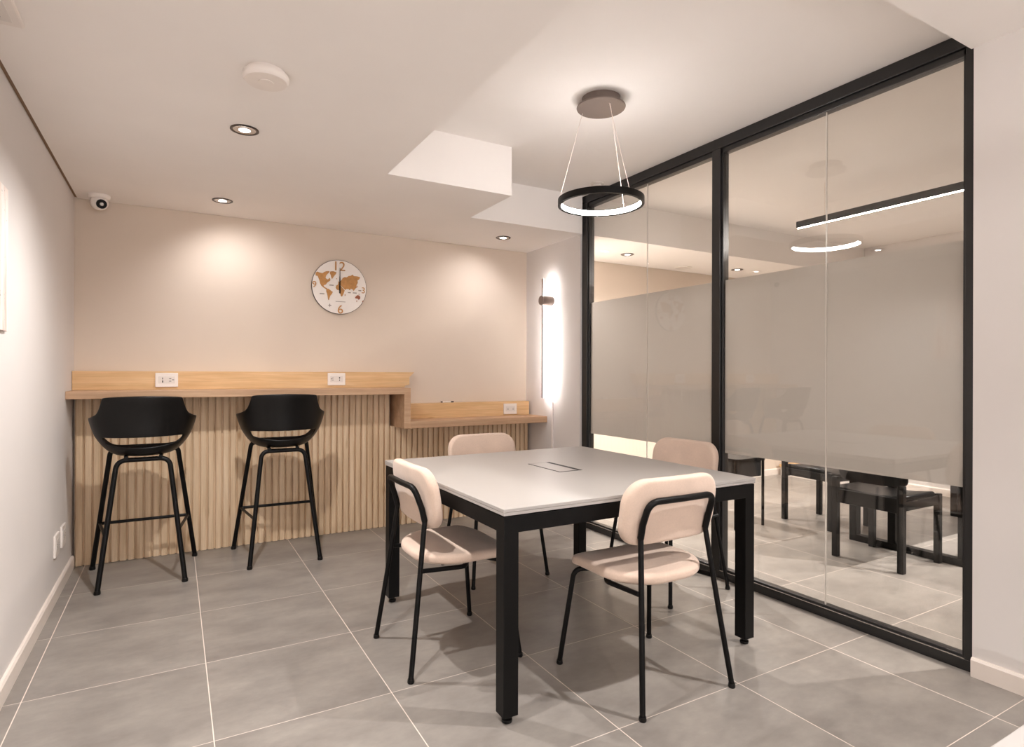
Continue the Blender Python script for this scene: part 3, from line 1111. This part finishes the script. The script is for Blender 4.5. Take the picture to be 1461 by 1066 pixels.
# framed print on the left wall
pf = thing('wall_picture', 'unframed birch-bark print hanging at the left edge on the left wall', 'picture', (XL, -0.255, 1.625))
MB().box(0, -0.352, -0.265, 0.010, 0.352, 0.265).build('print', M['print'], pf, bevel=0.001)

# marker on the ledge
mk = thing('marker_pen', 'tiny white marker with dark ends lying on the lower splashback', 'marker', (2.475, 1.815, 0.964))
MB().tube([(-0.045, 0, 0.006), (0.030, 0, 0.006)], 0.006, 12).build('barrel', M['white'], mk, smooth=True)
MB().tube([(0.030, 0, 0.006), (0.055, 0, 0.006)], 0.0062, 12).build('cap', M['clock_edge'], mk, smooth=True)
MB().tube([(-0.060, 0, 0.006), (-0.045, 0, 0.006)], 0.0058, 12).build('end_plug', M['clock_edge'], mk, smooth=True)


# ------------------------------------------------------------------ meeting room beyond the glass
def make_meeting_table():
    t = thing('meeting_table', 'dark meeting table on black frame legs, seen through the glass', 'table', (5.55, -0.60, 0))
    MB().box(-0.80, -0.40, 0.715, 0.80, 0.40, 0.75).build('tabletop', M['dark_wood'], t, bevel=0.003)
    for s in (-1, 1):
        x = s * 0.74
        m = MB()
        m.box(x - 0.03, -0.37, 0.0, x + 0.03, 0.37, 0.045).box(x - 0.03, -0.37, 0.665, x + 0.03, 0.37, 0.715)
        m.box(x - 0.03, -0.37, 0.045, x + 0.03, -0.32, 0.665).box(x - 0.03, 0.32, 0.045, x + 0.03, 0.37, 0.665)
        m.build('leg', M['black'], t, bevel=0.002)
    MB().box(-0.775, 0.05, 0.045, -0.735, 0.10, 0.715).build('cable_riser', M['black'], t, bevel=0.002)
    MB().box(-0.7, -0.03, 0.655, 0.7, 0.03, 0.70).build('crossbar', M['black'], t)
    return t


make_meeting_table()


def make_black_chair():
    t = thing('black_chair', '', 'chair')
    so = rrect(0.44, 0.43, (0.10, 0.10, 0.06, 0.06), 6, 0, 0.01)
    MB().cushion(so, 0.03, 0.014, lambda u, v, w: (u, v, 0.455 + w - 0.02 * math.cos(u / 0.22 * PI / 2) + max(0, v - 0.14) * -0.3)).build('seat', M['black_plastic'], t, smooth=True, sub=1)
    bo = rrect(0.43, 0.30, (0.07, 0.07, 0.05, 0.05), 6)
    MB().cushion(bo, 0.018, 0.008, lambda u, v, w: (u, -0.225 - v * 0.22 + u * u * 0.9 + w, 0.66 + v)).build('backrest', M['black_plastic'], t, smooth=True, sub=1)
    for sx, sy in ((-1, -1), (1, -1), (1, 1), (-1, 1)):
        top = 0.53 if sy < 0 else 0.445
        m = MB()
        m.prism([(sx * 0.205 - 0.018, sy * 0.215 - 0.020), (sx * 0.205 + 0.018, sy * 0.215 - 0.020), (sx * 0.205 + 0.018, sy * 0.215 + 0.020), (sx * 0.205 - 0.018, sy * 0.215 + 0.020)], 'z', 0.0, top)
        lg = m.build('leg', M['black_plastic'], t, bevel=0.004)
    MB().box(-0.19, -0.225, 0.36, 0.19, -0.205, 0.45).box(-0.19, 0.205, 0.375, 0.19, 0.222, 0.435).box(-0.215, -0.2, 0.375, -0.195, 0.2, 0.435).box(0.195, -0.2, 0.375, 0.215, 0.2, 0.435).build('seat_frame', M['black_plastic'], t, bevel=0.004)
    return t


bc = make_black_chair()
BG = 'black chairs at the meeting table'
place(bc, 'black plastic chair with its back to the glass at the end of the dark table', (4.53, -0.62, 0), R(-90), True, BG)
place(bc, 'black plastic chair on the far long side of the dark table', (5.10, 0.16, 0), R(174), False, BG)
place(bc, 'black plastic chair on the near long side of the dark table behind the glass', (5.30, -1.25, 0), R(6), False, BG)
place(bc, 'black plastic chair at the far end of the dark table behind the glass', (6.78, -0.45, 0), R(95), False, BG)

t = thing('side_table', 'low black side table behind the middle post of the glass', 'side table', (4.42, 0.72, 0))
tp = rrect(0.36, 0.80, (0.05, 0.05, 0.05, 0.05), 6)
MB().prism(tp, 'z', 0.525, 0.55).build('tabletop', M['black'], t)
MB().prism(rrect(0.32, 0.76, (0.05, 0.05, 0.05, 0.05), 6), 'z', 0.40, 0.525).build('drawer_box', M['frame'], t)
for sx in (-1, 1):
    for sy in (-1, 1):
        MB().tube([(sx * 0.16, sy * 0.37, 0), (sx * 0.16, sy * 0.37, 0.53)], 0.011).build('leg', M['black'], t, smooth=True)
cb = thing('low_cabinet', 'low cabinet with a wooden top against the far wall behind the glass', 'cabinet', (XN, 1.44, 0))
MB().box(-0.35, -0.35, 0.0, -0.001, 0.35, 0.10).build('body', M['grey'], cb, bevel=0.002)
MB().box(-0.36, -0.36, 0.10, -0.001, 0.36, 0.135).build('top', M['oak'], cb, bevel=0.002)

# ------------------------------------------------------------------ fill daylight through the added window behind the viewer
w = bpy.data.worlds.new('sky')
SC.world = w
w.use_nodes = True
bg = w.node_tree.nodes['Background']
bg.inputs[0].default_value = (1.0, 0.97, 1.0, 1)
bg.inputs[1].default_value = 2.1

# ------------------------------------------------------------------ camera
cam = bpy.data.cameras.new('camera')
co = bpy.data.objects.new('camera', cam)
COL.objects.link(co)
F = 842.46
yaw, roll = 0.518782, 0.00271457
cam.sensor_width = 36.0
cam.sensor_fit = 'HORIZONTAL'
cam.lens = F * 36.0 / 1461.0
cam.shift_y = 0.568 / 1461.0
cam.clip_start = 0.05
mw = Matrix.Translation((0.485445, -2.761911, 1.206059)) @ Matrix.Rotation(-yaw, 4, 'Z') @ Matrix.Rotation(R(90), 4, 'X') @ Matrix.Rotation(roll, 4, 'Z')
co.matrix_world = mw
SC.camera = co

SC.view_settings.view_transform = 'Standard'
SC.view_settings.look = 'None'
SC.view_settings.gamma = 1.0
SC.view_settings.use_curve_mapping = False
SC.view_settings.exposure = 1.36
SC.cycles.max_bounces = 12
SC.cycles.diffuse_bounces = 6
SC.cycles.glossy_bounces = 5
SC.cycles.transparent_max_bounces = 16
SC.cycles.sample_clamp_indirect = 6.0
SC.cycles.caustics_reflective = False
SC.cycles.caustics_refractive = False
